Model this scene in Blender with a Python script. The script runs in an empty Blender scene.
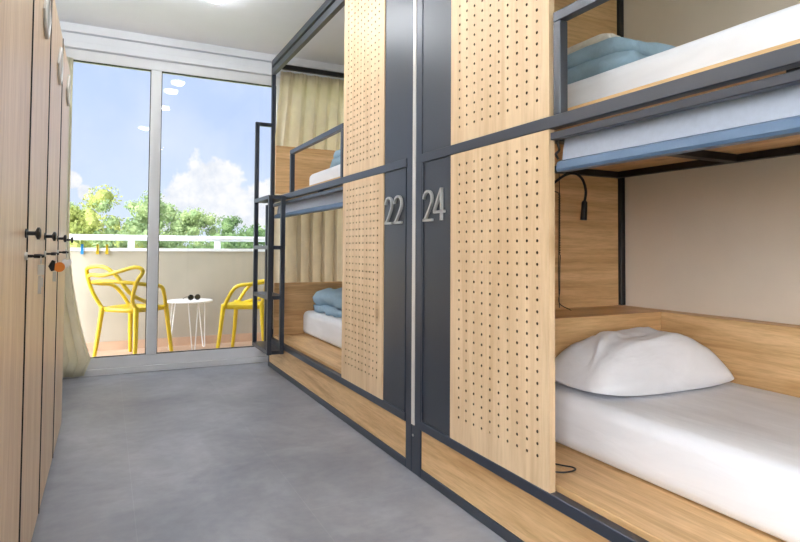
import bpy, bmesh, math, random
from mathutils import Vector, Matrix, noise
random.seed(7)
S = bpy.context.scene
COL = S.collection
PI = math.pi

# ------------------------------------------------------------------ materials
def new_mat(name):
    m = bpy.data.materials.new(name); m.use_nodes = True
    nt = m.node_tree; nt.nodes.clear()
    out = nt.nodes.new('ShaderNodeOutputMaterial')
    b = nt.nodes.new('ShaderNodeBsdfPrincipled')
    nt.links.new(b.outputs[0], out.inputs[0])
    return m, nt, b, out

def srgb(r, g, b):
    f = lambda c: (c/255/12.92) if c/255 <= .04045 else ((c/255+.055)/1.055)**2.4
    return (f(r), f(g), f(b), 1)

def N(nt, t, **kw):
    n = nt.nodes.new(t)
    for k, v in kw.items():
        if k in n.inputs: n.inputs[k].default_value = v
        else: setattr(n, k, v)
    return n

def coords(nt, scale=(1, 1, 1), rand=False):
    tc = nt.nodes.new('ShaderNodeTexCoord')
    mp = nt.nodes.new('ShaderNodeMapping'); mp.inputs['Scale'].default_value = scale
    nt.links.new(tc.outputs['Object'], mp.inputs[0])
    if rand:
        oi = nt.nodes.new('ShaderNodeObjectInfo')
        mu = N(nt, 'ShaderNodeMath', operation='MULTIPLY'); mu.inputs[1].default_value = 37.0
        nt.links.new(oi.outputs['Random'], mu.inputs[0]); nt.links.new(mu.outputs[0], mp.inputs['Location'])
    return mp

def ramp(nt, fac, stops):
    r = nt.nodes.new('ShaderNodeValToRGB')
    while len(r.color_ramp.elements) < len(stops): r.color_ramp.elements.new(.5)
    for e, (p, c) in zip(r.color_ramp.elements, stops): e.position = p; e.color = c
    nt.links.new(fac, r.inputs[0])
    return r

def bump(nt, b, h, strength, dist=.01):
    bp = nt.nodes.new('ShaderNodeBump'); bp.inputs['Strength'].default_value = strength; bp.inputs['Distance'].default_value = dist
    nt.links.new(h, bp.inputs['Height']); nt.links.new(bp.outputs[0], b.inputs['Normal'])

def plain(name, c, rough=.5, metal=0, var=.06, spec=.5, nscale=6, bstr=0, bscale=80, ior=0):
    m, nt, b, o = new_mat(name)
    mp = coords(nt)
    n = N(nt, 'ShaderNodeTexNoise', Scale=nscale, Detail=4.0)
    nt.links.new(mp.outputs[0], n.inputs['Vector'])
    lo = tuple(x*(1-var) for x in c[:3])+(1,); hi = tuple(min(1, x*(1+var)) for x in c[:3])+(1,)
    r = ramp(nt, n.outputs['Fac'], [(.3, lo), (.7, hi)])
    nt.links.new(r.outputs[0], b.inputs['Base Color'])
    b.inputs['Roughness'].default_value = rough; b.inputs['Metallic'].default_value = metal
    b.inputs['Specular IOR Level'].default_value = spec
    if ior: b.inputs['IOR'].default_value = ior
    if bstr:
        n2 = N(nt, 'ShaderNodeTexNoise', Scale=bscale, Detail=3.0)
        nt.links.new(mp.outputs[0], n2.inputs['Vector']); bump(nt, b, n2.outputs['Fac'], bstr, .004)
    return m

def wood(name, axis, light, dark, rough=.45, spec=.4, knots=True, rand=True, soft=0):
    m, nt, b, o = new_mat(name)
    st = [1, 1, 1]; st['xyz'.index(axis)] = .07
    mp = coords(nt, tuple(s*10 for s in st), rand)
    n1 = N(nt, 'ShaderNodeTexNoise', Scale=1.3, Detail=6.0, Roughness=.6, Distortion=.7)
    nt.links.new(mp.outputs[0], n1.inputs['Vector'])
    mid = tuple((x+y)/2 for x, y in zip(light, dark))
    r1 = ramp(nt, n1.outputs['Fac'], [(.28, dark), (.47, mid), (.62, light)])
    n2 = N(nt, 'ShaderNodeTexNoise', Scale=9.0, Detail=3.0, Roughness=.7)
    nt.links.new(mp.outputs[0], n2.inputs['Vector'])
    r2 = ramp(nt, n2.outputs['Fac'], [(.36, (.93, .92, .90, 1) if soft else (.84, .81, .77, 1)), (.58, (1, 1, 1, 1))])
    mx = N(nt, 'ShaderNodeMix', data_type='RGBA', blend_type='MULTIPLY'); mx.inputs['Factor'].default_value = 1
    nt.links.new(r1.outputs[0], mx.inputs['A']); nt.links.new(r2.outputs[0], mx.inputs['B'])
    last = mx.outputs['Result']
    if knots:
        st2 = [4.2, 4.2, 4.2]; st2['xyz'.index(axis)] = 2.2
        mp2 = coords(nt, tuple(st2), rand)
        vo = N(nt, 'ShaderNodeTexVoronoi', Scale=1.0, Randomness=1.0)
        nt.links.new(mp2.outputs[0], vo.inputs['Vector'])
        rk = ramp(nt, vo.outputs['Distance'], [(.02, (.42, .3, .2, 1)), (.09, (.8, .72, .62, 1)), (.17, (1, 1, 1, 1))])
        m3 = N(nt, 'ShaderNodeMix', data_type='RGBA', blend_type='MULTIPLY'); m3.inputs['Factor'].default_value = .8
        nt.links.new(last, m3.inputs['A']); nt.links.new(rk.outputs[0], m3.inputs['B']); last = m3.outputs['Result']
    nt.links.new(last, b.inputs['Base Color'])
    b.inputs['Roughness'].default_value = rough; b.inputs['Specular IOR Level'].default_value = spec
    bump(nt, b, n2.outputs['Fac'], .12, .002)
    return m

def fabric(name, c, wr=1.0, rough=.85, stretch=(1, 1, 1), scale=9, trans=0):
    m, nt, b, o = new_mat(name)
    mp = coords(nt, stretch)
    n = N(nt, 'ShaderNodeTexNoise', Scale=scale, Detail=4.0, Distortion=.6)
    nt.links.new(mp.outputs[0], n.inputs['Vector'])
    lo = tuple(x*.93 for x in c[:3])+(1,)
    r = ramp(nt, n.outputs['Fac'], [(.35, lo), (.65, c)])
    nt.links.new(r.outputs[0], b.inputs['Base Color'])
    b.inputs['Roughness'].default_value = rough; b.inputs['Specular IOR Level'].default_value = .15
    bump(nt, b, n.outputs['Fac'], .5*wr, .02)
    if trans:
        t = nt.nodes.new('ShaderNodeBsdfTranslucent'); nt.links.new(r.outputs[0], t.inputs[0])
        mx = nt.nodes.new('ShaderNodeMixShader'); mx.inputs[0].default_value = trans
        nt.links.new(b.outputs[0], mx.inputs[1]); nt.links.new(t.outputs[0], mx.inputs[2]); nt.links.new(mx.outputs[0], o.inputs[0])
    return m

OL, OD = srgb(234, 197, 146), srgb(196, 151, 100)
OAK_Y = wood('oak_along', 'y', OL, OD)
OAK_X = wood('oak_across', 'x', OL, OD)
OAK_Z = wood('oak_upright', 'z', srgb(237, 209, 171), srgb(216, 182, 140), soft=1)
HOLE_SHADE = plain('peg_hole_shade', srgb(84, 64, 46), .9)  # dark brown on the hole walls, painting in the shade inside the holes
LOCK = wood('locker_wood', 'z', srgb(236, 210, 178), srgb(216, 184, 148), rough=.36, spec=.5, knots=False)
METAL = plain('anthracite_steel', srgb(34, 43, 58), .36, 0, .05, .5, ior=1.75)
DARKPAN = plain('anthracite_panel', srgb(38, 45, 57), .38, 0, .05, .5, ior=1.75)
BLACK = plain('black_steel', srgb(30, 30, 32), .45)
BLKPL = plain('black_plastic', srgb(22, 22, 24), .4)
ALU = plain('brushed_aluminium', srgb(205, 204, 200), .38, .6, .04)
STRIP = plain('pale_cover_strip', srgb(222, 218, 212), .35, .2, .03)
WHITE = plain('white_frame', srgb(236, 240, 246), .35, 0, .02)
GREYF = plain('pale_grey_frame', srgb(234, 236, 240), .35, 0, .02)
CEIL = plain('ceiling_paint', srgb(236, 240, 247), .8, 0, .01)
BEIGE = plain('beige_wall_paint', srgb(230, 216, 198), .8, 0, .02, bstr=.05, bscale=200)
WALLW = plain('white_wall_paint', srgb(236, 234, 230), .8, 0, .02)
SHEET = fabric('white_sheet', srgb(244, 245, 250), .5, stretch=(1, .25, 1), scale=12)
PILLOW = fabric('white_pillowcase', srgb(240, 240, 244), .9, scale=9, stretch=(.5, 1, 1))
BLUE = fabric('blue_fleece', srgb(160, 186, 204), .5, scale=40)
TOWEL = fabric('white_towel', srgb(232, 224, 210), 1, scale=60)
CURT = fabric('khaki_curtain', srgb(250, 242, 224), .12, trans=.6)
CREAM = fabric('cream_curtain', srgb(244, 240, 224), .12, trans=.6)
BLIND = plain('pale_blind_fabric', srgb(186, 194, 210), .7, 0, .04, nscale=60, bstr=.1, bscale=300)
YELLOW = plain('yellow_plastic', srgb(212, 184, 24), .35, 0, .03)
TABLEW = plain('white_enamel', srgb(238, 238, 238), .3, 0, .02)
PARA = plain('balcony_render', srgb(176, 170, 156), 0.85, 0, .09, nscale=3, bstr=.15, bscale=60)
TERRA = plain('terracotta_tile', srgb(196, 166, 142), .6, 0, .12, nscale=5)
ORANGE = plain('orange_plastic', srgb(225, 130, 40), .4)
PEGB = plain('blue_plastic', srgb(40, 140, 205), .4)
BARK = plain('bark', srgb(92, 76, 60), .9, 0, .2)
DIRT = plain('garden_ground', srgb(120, 140, 80), .9, 0, .2, nscale=.3)
LENS = plain('dark_lens', srgb(25, 25, 28), .12)

def floor_mat():
    m, nt, b, o = new_mat('grey_concrete_vinyl')
    mp = coords(nt)
    n = N(nt, 'ShaderNodeTexNoise', Scale=1.6, Detail=7.0, Roughness=.62, Distortion=.3)
    nt.links.new(mp.outputs[0], n.inputs['Vector'])
    r = ramp(nt, n.outputs['Fac'], [(.28, srgb(124, 127, 135)), (.5, srgb(148, 150, 157)), (.72, srgb(174, 176, 183))])
    n2 = N(nt, 'ShaderNodeTexNoise', Scale=22.0, Detail=3.0); nt.links.new(mp.outputs[0], n2.inputs['Vector'])
    r2 = ramp(nt, n2.outputs['Fac'], [(.35, (.93, .93, .94, 1)), (.6, (1, 1, 1, 1))])
    mx = N(nt, 'ShaderNodeMix', data_type='RGBA', blend_type='MULTIPLY'); mx.inputs['Factor'].default_value = 1
    nt.links.new(r.outputs[0], mx.inputs['A']); nt.links.new(r2.outputs[0], mx.inputs['B'])
    mp2 = nt.nodes.new('ShaderNodeMapping'); tc = nt.nodes.new('ShaderNodeTexCoord')
    nt.links.new(tc.outputs['Object'], mp2.inputs[0]); mp2.inputs['Rotation'].default_value = (0, 0, PI/2)
    mp2.inputs['Location'].default_value = (.3, .156, 0)
    br = N(nt, 'ShaderNodeTexBrick', Scale=1.0)
    br.inputs['Mortar Size'].default_value = .0016; br.inputs['Brick Width'].default_value = 1.2; br.inputs['Row Height'].default_value = .6
    br.inputs['Color1'].default_value = (1, 1, 1, 1); br.inputs['Color2'].default_value = (.95, .95, .955, 1); br.inputs['Mortar'].default_value = (1.12, 1.12, 1.12, 1)
    nt.links.new(mp2.outputs[0], br.inputs['Vector'])
    m3 = N(nt, 'ShaderNodeMix', data_type='RGBA', blend_type='MULTIPLY'); m3.inputs['Factor'].default_value = .8
    nt.links.new(mx.outputs['Result'], m3.inputs['A']); nt.links.new(br.outputs['Color'], m3.inputs['B'])
    nt.links.new(m3.outputs['Result'], b.inputs['Base Color'])
    b.inputs['Roughness'].default_value = .42; b.inputs['Specular IOR Level'].default_value = .4
    return m
FLOOR = floor_mat()

def glass_mat():
    m, nt, b, o = new_mat('window_glass')
    nt.nodes.remove(b)
    t = nt.nodes.new('ShaderNodeBsdfTransparent'); t.inputs[0].default_value = (.985, .99, .995, 1)
    g = nt.nodes.new('ShaderNodeBsdfGlossy'); g.inputs['Roughness'].default_value = .01
    mx = nt.nodes.new('ShaderNodeMixShader'); mx.inputs[0].default_value = .014
    nt.links.new(t.outputs[0], mx.inputs[1]); nt.links.new(g.outputs[0], mx.inputs[2]); nt.links.new(mx.outputs[0], o.inputs[0])
    return m
GLASS = glass_mat()

def emit_mat(name, c, s):
    m, nt, b, o = new_mat(name)
    b.inputs['Base Color'].default_value = (.9, .9, .9, 1)
    b.inputs['Emission Color'].default_value = c; b.inputs['Emission Strength'].default_value = s
    return m
LAMP = emit_mat('lamp_diffuser', (.94, .97, 1, 1), 62)
FILL_STRIP = emit_mat('fill_strip_diffuser', (.95, .975, 1, 1), 100)  # glow of the added strip above the lockers

def leaf_mat(name, c1, c2):
    m, nt, b, o = new_mat(name)
    mp = coords(nt)
    n = N(nt, 'ShaderNodeTexNoise', Scale=1.4, Detail=5.0); nt.links.new(mp.outputs[0], n.inputs['Vector'])
    r = ramp(nt, n.outputs['Fac'], [(.35, c1), (.65, c2)])
    nt.links.new(r.outputs[0], b.inputs['Base Color']); b.inputs['Roughness'].default_value = .7
    t = nt.nodes.new('ShaderNodeBsdfTranslucent'); nt.links.new(r.outputs[0], t.inputs[0])
    mx = nt.nodes.new('ShaderNodeMixShader'); mx.inputs[0].default_value = .3
    nt.links.new(b.outputs[0], mx.inputs[1]); nt.links.new(t.outputs[0], mx.inputs[2]); nt.links.new(mx.outputs[0], o.inputs[0])
    return m

# ------------------------------------------------------------------ mesh helpers
def box(bm, x0, x1, y0, y1, z0, z1):
    c = bmesh.ops.create_cube(bm, size=1)['verts']
    for v in c:
        v.co = Vector(((x0+x1)/2+v.co.x*abs(x1-x0), (y0+y1)/2+v.co.y*abs(y1-y0), (z0+z1)/2+v.co.z*abs(z1-z0)))
    return c

def spline(pts, n=8, closed=False):
    P = [Vector(p) for p in pts]; out = []; L = len(P)
    rng = range(L if closed else L-1)
    for i in rng:
        if closed: a, b, c, d = P[i-1], P[i], P[(i+1) % L], P[(i+2) % L]
        else: a, b, c, d = P[max(i-1, 0)], P[i], P[i+1], P[min(i+2, L-1)]
        for k in range(n):
            t = k/n
            out.append(.5*((2*b)+(c-a)*t+(2*a-5*b+4*c-d)*t*t+(3*b-a-3*c+d)*t**3))
    if not closed: out.append(P[-1])
    return out

def tube(bm, pts, r, seg=8, closed=False, sq=False, flat=1.0):
    P = [Vector(p) for p in pts]; n = len(P)
    R = r if isinstance(r, (list, tuple)) else [r]*n
    rings = []; prev = None
    for i in range(n):
        if closed: t = P[(i+1) % n]-P[i-1]
        else: t = P[min(i+1, n-1)]-P[max(i-1, 0)]
        t.normalize()
        if prev is None:
            u = t.orthogonal() if abs(t.z) > .9 else t.cross(Vector((0, 0, 1)))
        else:
            u = prev-t*prev.dot(t)
        u.normalize(); prev = u; w = t.cross(u)
        ring = []
        for k in range(seg):
            a = 2*PI*k/seg
            ring.append(bm.verts.new(P[i]+u*math.cos(a)*R[i]+w*math.sin(a)*R[i]*flat))
        rings.append(ring)
    for i in range(n if closed else n-1):
        A, B_ = rings[i], rings[(i+1) % n]
        for k in range(seg):
            bm.faces.new((A[k], A[(k+1) % seg], B_[(k+1) % seg], B_[k]))
    if not closed:
        bm.faces.new(rings[0][::-1]); bm.faces.new(rings[-1])

def bar(bm, a, b, w, d=None, up=(0, 0, 1)):
    """square tube between two points"""
    a, b = Vector(a), Vector(b); d = d or w
    t = (b-a).normalized(); u = t.cross(Vector(up))
    if u.length < 1e-4: u = t.cross(Vector((0, 1, 0)))
    u.normalize(); v = u.cross(t)
    vs = [bm.verts.new(p+u*sx*w/2+v*sy*d/2) for p in (a, b) for sx, sy in ((-1, -1), (1, -1), (1, 1), (-1, 1))]
    for f in ((3, 2, 1, 0), (4, 5, 6, 7), (0, 1, 5, 4), (1, 2, 6, 5), (2, 3, 7, 6), (3, 0, 4, 7)):
        bm.faces.new([vs[i] for i in f])

def disc(bm, c, axis, r, h, seg=16):
    c = Vector(c); ax = Vector(axis).normalized()
    tube(bm, [c, c+ax*h], r, seg)

def link(name, bm, mat, parent=None, bevel=0, smooth=False, local=False, seg=1):
    """link the bmesh as ONE object; verts are in world coordinates unless local"""
    if bevel:
        bmesh.ops.bevel(bm, geom=bm.edges[:], offset=bevel, segments=seg, affect='EDGES', clamp_overlap=True)
    bmesh.ops.recalc_face_normals(bm, faces=bm.faces[:])
    base = Vector((0, 0, 0))
    if not local:
        p = parent
        while p is not None: base += Vector(p.location); p = p.parent
        own = Vector((0, 0, 0))
        if parent is None:
            xs = [v.co for v in bm.verts]
            own = Vector(((min(v.x for v in xs)+max(v.x for v in xs))/2, (min(v.y for v in xs)+max(v.y for v in xs))/2, min(v.z for v in xs)))
        for v in bm.verts: v.co -= base+own
    me = bpy.data.meshes.new(name); bm.to_mesh(me); bm.free()
    if smooth:
        for p in me.polygons: p.use_smooth = True
    me.materials.append(mat)
    o = bpy.data.objects.new(name, me); COL.objects.link(o)
    if parent is not None: o.parent = parent
    elif not local: o.location = own
    return o

def tag(o, label, cat, group=None, kind=None):
    if label: o['label'] = label
    if cat: o['category'] = cat
    if group: o['group'] = group
    if kind: o['kind'] = kind
    return o

def thing(name, label, cat, loc=(0, 0, 0), rz=0, group=None):
    o = bpy.data.objects.new(name, None); COL.objects.link(o)
    o.location = loc; o.rotation_euler = (0, 0, rz); o.empty_display_size = .1
    return tag(o, label, cat, group)

def struct(name, bm, mat, parent=None, **k):
    o = link(name, bm, mat, parent, **k)
    if parent is None: o['kind'] = 'structure'
    return o

def nb(): return bmesh.new()
def bx(name, mat, parent, *b, bevel=.002, **k):
    bm = nb(); box(bm, *b); return link(name, bm, mat, parent, bevel=bevel, **k)
def sx(name, mat, *b):
    bm = nb(); box(bm, *b); return struct(name, bm, mat)

def copy_tree(o, parent=None):
    c = o.copy(); COL.objects.link(c); c.parent = parent
    for ch in list(o.children): copy_tree(ch, c)
    return c

# ------------------------------------------------------------------ the room
XF, XR, YW, H = 1.24, 2.42, 5.10, 2.70
sx('floor', FLOOR, -.78, XR+.1, -2.6, YW+.02, -.12, 0)
sx('ceiling', CEIL, -.78, XR+.1, -2.6, YW+.2, H, H+.6)
sx('wall_right', BEIGE, XR, XR+.1, -2.6, YW+.2, 0, H)
bm = nb()
for q in ((-2.6, -2.45, 0, H), (-.1, YW+.2, 0, H), (-2.45, -.1, 2.45, H), (-2.45, -.1, 0, .45)): box(bm, -.88, -.78, q[0], q[1], q[2], q[3])
struct('wall_left', bm, WALLW)
sx('wall_back', WALLW, -.88, XR+.1, -2.7, -2.6, 0, H)
sx('wall_window', WALLW, -.78, -.62, YW, YW+.12, 0, H)
# header over the window: cornice, shutter box with stepped boards
sx('trim_1', WHITE, -.62, XR, YW-.07, YW+.12, 2.638, H)
sx('trim_2', WHITE, -.62, XR, YW-.035, YW+.12, 2.575, 2.634)
sx('trim_3', WHITE, -.62, XR, YW-.045, YW+.12, 2.525, 2.571)

# window: frame, mullions, panes, gaskets
w = thing('window_1', None, None, (.9, YW, 0)); w['kind'] = 'structure'
bm = nb(); box(bm, -.62, XR, YW, YW+.08, 2.442, 2.523); link('head', bm, GREYF, w, bevel=.003)
bm = nb(); box(bm, -.62, XR, YW-.01, YW+.08, 0, .05); box(bm, -.62, XR, YW+.005, YW+.08, .05, .135); link('sill', bm, GREYF, w, bevel=.003)
for a, b in ((-.62, -.30), (.300, .378), (1.33, 1.41), (XR-.09, XR)):
    bx('mullion', GREYF, w, a, b, YW-.004, YW+.08, .136, 2.441, bevel=.004)
for a, b in ((-.30, .300), (.378, 1.33), (1.41, XR-.09)):
    bx('pane', GLASS, w, a+.004, b-.004, YW+.04, YW+.046, .139, 2.438, bevel=0)
    bm = nb(); g = .006
    box(bm, a, a+g, YW+.01, YW+.038, .135, 2.442); box(bm, b-g, b, YW+.01, YW+.038, .135, 2.442)
    box(bm, a, b, YW+.01, YW+.038, .135, .135+g); box(bm, a, b, YW+.01, YW+.038, 2.442-g, 2.442)
    link('gasket', bm, BLACK, w)

# added window, unseen, in the left wall before the lockers: side light for the bunks
w2 = thing('fill_window', None, None, (-.83, -1.27, .45)); w2['kind'] = 'structure'
bm = nb()
for q in ((-2.45, -2.38), (-1.31, -1.24), (-.17, -.10)): box(bm, -.86, -.80, q[0], q[1], .45, 2.45)
for q in ((-2.38, -1.31), (-1.24, -.17)):
    box(bm, -.86, -.80, q[0], q[1], .45, .52); box(bm, -.86, -.80, q[0], q[1], 2.38, 2.45)
link('frame', bm, GREYF, w2)
for a, b in ((-2.38, -1.31), (-1.24, -.17)): bx('pane', GLASS, w2, -.833, -.827, a+.002, b-.002, .522, 2.378, bevel=0)

# ceiling lamps
def lamp(x, y, r, label):
    t = thing('ceiling_light', label, 'ceiling light', (x, y, H), 0, 'round lights along the ceiling')
    bm = nb(); tube(bm, [(x+r*math.cos(a*PI/16), y+r*math.sin(a*PI/16), H-.009) for a in range(32)], .009, 8, True); link('rim', bm, WHITE, t, smooth=True)
    bm = nb(); q = [(H-.001, 1), (H-.018, .99), (H-.036, .86), (H-.048, .58), (H-.053, .2)]
    tube(bm, [(x, y, z) for z, k in q], [k*(r-.009) for z, k in q], 32); link('diffuser', bm, LAMP, t, smooth=True)
for x, y, r, l in ((.62, 4.0, .075, 'round white ceiling light nearest the window, at the top edge of the photo'), (.59, 3.63, .08, 'round white ceiling light second from the window'), (.59, 2.79, .08, 'round white ceiling light third from the window'),
                   (.455, 1.36, .10, 'round white ceiling light above the near end of the aisle'), (.74, -.4, .10, 'added round white ceiling light, unseen, at the back of the room')):  # the last one is added out of view as fill light
    lamp(x, y, r, l)
t = thing('fill_strip', 'added long white light strip, unseen, on top of the lockers', 'light strip', (-.60, 2.5, 1.971))  # added strip, hidden from the camera, to brighten the ceiling
bm = nb(); box(bm, -.635, -.565, 1.40, 3.66, 1.971, 1.985); link('housing', bm, WHITE, t)
bm = nb(); box(bm, -.625, -.575, 1.42, 3.64, 1.9855, 1.993); link('diffuser', bm, FILL_STRIP, t)

# ------------------------------------------------------------------ lockers
def build_locker(w_, label, loc):
    t = thing('locker', label, 'locker', loc, 0, 'wooden lockers along the left wall')
    bm = nb(); box(bm, -.55, -.024, .0015, w_-.0015, .0, 1.97); link('body', bm, LOCK, t, local=True)
    d = nb(); box(d, -.022, 0, .003, w_-.003, .035, 1.967); d_ = link('door', d, LOCK, t, bevel=.0015, local=True)
    k = nb(); box(k, -.022, .0032, -.0005, .0028, .035, 1.967); link('edge_strip', k, BLKPL, d_, local=True)
    k = nb(); tube(k, [(0, w_-.035, 1.035), (.004, w_-.035, 1.035)], .013, 14); tube(k, [(.003, w_-.035, 1.035), (.026, w_-.035, 1.035)], .006, 10)
    tube(k, [(.024, w_-.035, 1.035), (.028, w_-.035, 1.035), (.034, w_-.035, 1.035), (.037, w_-.035, 1.035)], [.008, .017, .017, .011], 16)
    link('knob', k, BLKPL, d_, local=True)
    k = nb(); tube(k, [(0, w_-.032, .972), (.006, w_-.032, .972)], .011, 14); link('lock', k, ALU, d_, local=True)
    return t, d_

def plate(door, yc, zc):
    # pale lozenge-shaped plate with a raised rim and a small cap above
    out = [(0, .085), (.04, .06), (.082, .0), (.05, -.05), (.0, -.085), (-.05, -.06), (-.085, -.01), (-.04, .05)]
    k = nb()
    lo = [k.verts.new((.001, yc+a, zc+b)) for a, b in out]; hi = [k.verts.new((.006, yc+a, zc+b)) for a, b in out]
    n = len(out)
    k.faces.new(hi)
    for i in range(n): k.faces.new((lo[i], lo[(i+1) % n], hi[(i+1) % n], hi[i]))
    p = link('number_plate', k, ALU, door, local=True)
    k = nb(); tube(k, [(.008, yc+a*.93, zc+b*.93) for a, b in out], .0045, 6, True)
    link('raised_rim', k, TABLEW, p, local=True, smooth=True)

LX = -.2
ys = [1.33, 1.93, 2.485, 3.10, 3.70]
ll = ['nearest tall pale wooden locker, cut off by the left edge of the photo', 'tall pale wooden locker second from the camera, key with a clear tag in its neighbour',
      'tall pale wooden locker third from the camera, with a pale lozenge plate', 'tall pale wooden locker farthest away, right beside the window curtain']
ll[1] = 'tall pale wooden locker second from the camera, with the largest lozenge plate'
for i in range(4):
    t, d = build_locker(ys[i+1]-ys[i], ll[i], (LX, ys[i], 0))
    if i: plate(d, {1: .35, 2: .425, 3: .40}[i], 1.785 if i < 3 else 1.82)

def key(y, z, x0, label, tagmat, style, group='keys in the locker doors'):
    t = thing('locker_key', label, 'key', (x0, y, z), 0, group)
    k = nb(); box(k, 0, .012, -.0012, .0012, -.004, .004)
    tube(k, [(.012, 0, 0), (.016, 0, 0), (.03, 0, 0), (.04, 0, 0)], [.003, .006, .006, .004], 10, flat=1); link('key_head', k, BLKPL, t, local=True)
    k = nb(); tube(k, [(.032+.000, .012*math.sin(a*PI/8), -.012+.012*math.cos(a*PI/8)) for a in range(16)], .0013, 6, True); link('ring', k, ALU, t, local=True)
    if style == 0:       # small metal keys and a clear tag on a chain
        k = nb(); box(k, .024, .040, -.002, .002, -.052, -.024); link('tag', k, tagmat, t, local=True, bevel=.001)
        k = nb(); box(k, .026, .034, -.0015, .0015, -.105, -.054); box(k, .034, .038, -.0015, .0015, -.085, -.06); link('spare_key', k, ALU, t, local=True)
    elif style == 1:
        k = nb(); tube(k, [(.024, 0, -.024), (.018, 0, -.045), (.022, 0, -.062)], [.006, .011, .006], 10); link('tag', k, BLKPL, t, local=True)
        k = nb(); disc(k, (.042, -.004, -.048), (0, 1, 0), .018, .008, 16); q = link('round_tag', k, tagmat, t, local=True); q['label'] = 'orange disc'
        k = nb(); box(k, .022, .032, -.0015, .0015, -.10, -.064); link('spare_key', k, ALU, t, local=True)
    else:                # pale heart
        out = [(0, -.035), (.018, -.014), (.02, .002), (.011, .011), (0, .004), (-.011, .011), (-.02, .002), (-.018, -.014)]
        k = nb(); lo = [k.verts.new((.034+a, -.004, -.04+b)) for a, b in out]; hi = [k.verts.new((.034+a, .004, -.04+b)) for a, b in out]; n = len(out)
        k.faces.new(lo); k.faces.new(hi[::-1])
        for i in range(n): k.faces.new((lo[i], lo[(i+1) % n], hi[(i+1) % n], hi[i]))
        link('tag', k, tagmat, t, local=True)
kx = LX+.0065
key(ys[1]-.032, .972, kx, 'locker key with small metal keys dangling, in the nearest locker', ALU, 0)
key(ys[2]-.032, .972, kx, 'locker key with an orange disc and a black fob, in the second locker', ORANGE, 1)
key(ys[3]-.032, .972, kx, 'locker key with a white heart tag, in the third locker', TABLEW, 2)

# ------------------------------------------------------------------ bunk beds
def ribbon(bm, pts, x0, x1, wd):
    """flat stroke following (y,z) points, standing out from x0 to x1"""
    P = [Vector((0, a, b)) for a, b in pts]; L, R = [], []
    for i, p in enumerate(P):
        if i == 0: t = P[1]-P[0]
        elif i == len(P)-1: t = P[-1]-P[-2]
        else: t = (P[i+1]-P[i]).normalized()+(P[i]-P[i-1]).normalized()
        t.normalize(); nrm = Vector((0, -t.z, t.y))
        L.append(p+nrm*wd/2); R.append(p-nrm*wd/2)
    q = [[bm.verts.new((x, v.y, v.z)) for v in s] for x in (x0, x1) for s in (L, R)]
    n = len(P)
    for i in range(n-1):
        for A, B_ in ((q[0], q[1]), (q[2], q[3]), (q[0], q[2]), (q[1], q[3])):
            bm.faces.new((A[i], A[i+1], B_[i+1], B_[i]))
    for i in (0, n-1): bm.faces.new((q[0][i], q[1][i], q[3][i], q[2][i]))

def digit(parent, ch, y_left, z0, w_, h, wd=.0105):
    """numerals read from the aisle: their left is towards the window (+Y)"""
    bm = nb(); f = lambda a, b: (y_left-a*w_, z0+b*h)
    x0, x1 = XF-.012, XF-.0005
    if ch == '2':
        arc = [(.5-.44*math.cos(t), .72+.24*math.sin(t)*1.0) for t in [i*PI/10 for i in range(0, 11)]]
        arc = [f(a, b) for a, b in arc]
        ribbon(bm, arc+[f(.93, .62), f(.84, .52), f(.60, .33), f(.30, .12), f(.08, .03)], x0, x1, wd)
        ribbon(bm, [f(.02, .035), f(.98, .035)], x0, x1, wd)
    else:
        ribbon(bm, [f(.72, 0), f(.72, 1)], x0, x1, wd)
        ribbon(bm, [f(.70, .98), f(.04, .29)], x0, x1, wd*.85)
        ribbon(bm, [f(.02, .27), f(1.0, .27)], x0, x1, wd)
    o = link('numeral', bm, ALU, parent); o['label'] = 'silver raised numeral ' + ch
    return o

def pegboard(parent, y0, y1, z0, z1, cols, rows):
    """board with real round holes drilled through its face"""
    bm = nb(); xf, xb, r = XF-.002, XF+.020, .0053
    ye = [y0]+[(a+b)/2 for a, b in zip(cols, cols[1:])]+[y1]
    ze = [z0]+[(a+b)/2 for a, b in zip(rows, rows[1:])]+[z1]
    cache = {}
    def V(x, y, z):
        k = (round(x, 5), round(y, 5), round(z, 5))
        if k not in cache: cache[k] = bm.verts.new((x, y, z))
        return cache[k]
    for i, cy in enumerate(cols):
        for j, cz in enumerate(rows):
            a0, a1, b0, b1 = ye[i], ye[i+1], ze[j], ze[j+1]
            O = [V(xf, a0, b0), V(xf, cy, b0), V(xf, a1, b0), V(xf, a1, cz), V(xf, a1, b1), V(xf, cy, b1), V(xf, a0, b1), V(xf, a0, cz)]
            ang = [-135, -90, -45, 0, 45, 90, 135, 180]
            I = [bm.verts.new((xf, cy+r*math.cos(math.radians(a)), cz+r*math.sin(math.radians(a)))) for a in ang]
            D = [bm.verts.new((xb-.002, v.co.y, v.co.z)) for v in I]
            for k in range(8):
                m = (k+1) % 8
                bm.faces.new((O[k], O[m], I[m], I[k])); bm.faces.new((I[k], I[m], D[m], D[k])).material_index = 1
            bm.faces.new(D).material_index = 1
    # sides and back
    c = [Vector((x, y, z)) for x in (xf, xb) for y in (y0, y1) for z in (z0, z1)]
    v = [bm.verts.new(p) for p in c]
    for f in ((4, 5, 7, 6), (0, 1, 5, 4), (2, 3, 7, 6), (0, 2, 6, 4), (1, 3, 7, 5)): bm.faces.new([v[i] for i in f])
    me = bpy.data.meshes.new('pegboard'); base = parent.location
    bmesh.ops.remove_doubles(bm, verts=bm.verts[:], dist=1e-6)
    bmesh.ops.recalc_face_normals(bm, faces=bm.faces[:])
    for q in bm.verts: q.co -= base
    bm.to_mesh(me); bm.free(); me.materials.append(OAK_Z); me.materials.append(HOLE_SHADE)
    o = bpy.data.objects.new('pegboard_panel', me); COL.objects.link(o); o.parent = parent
    return o

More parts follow.
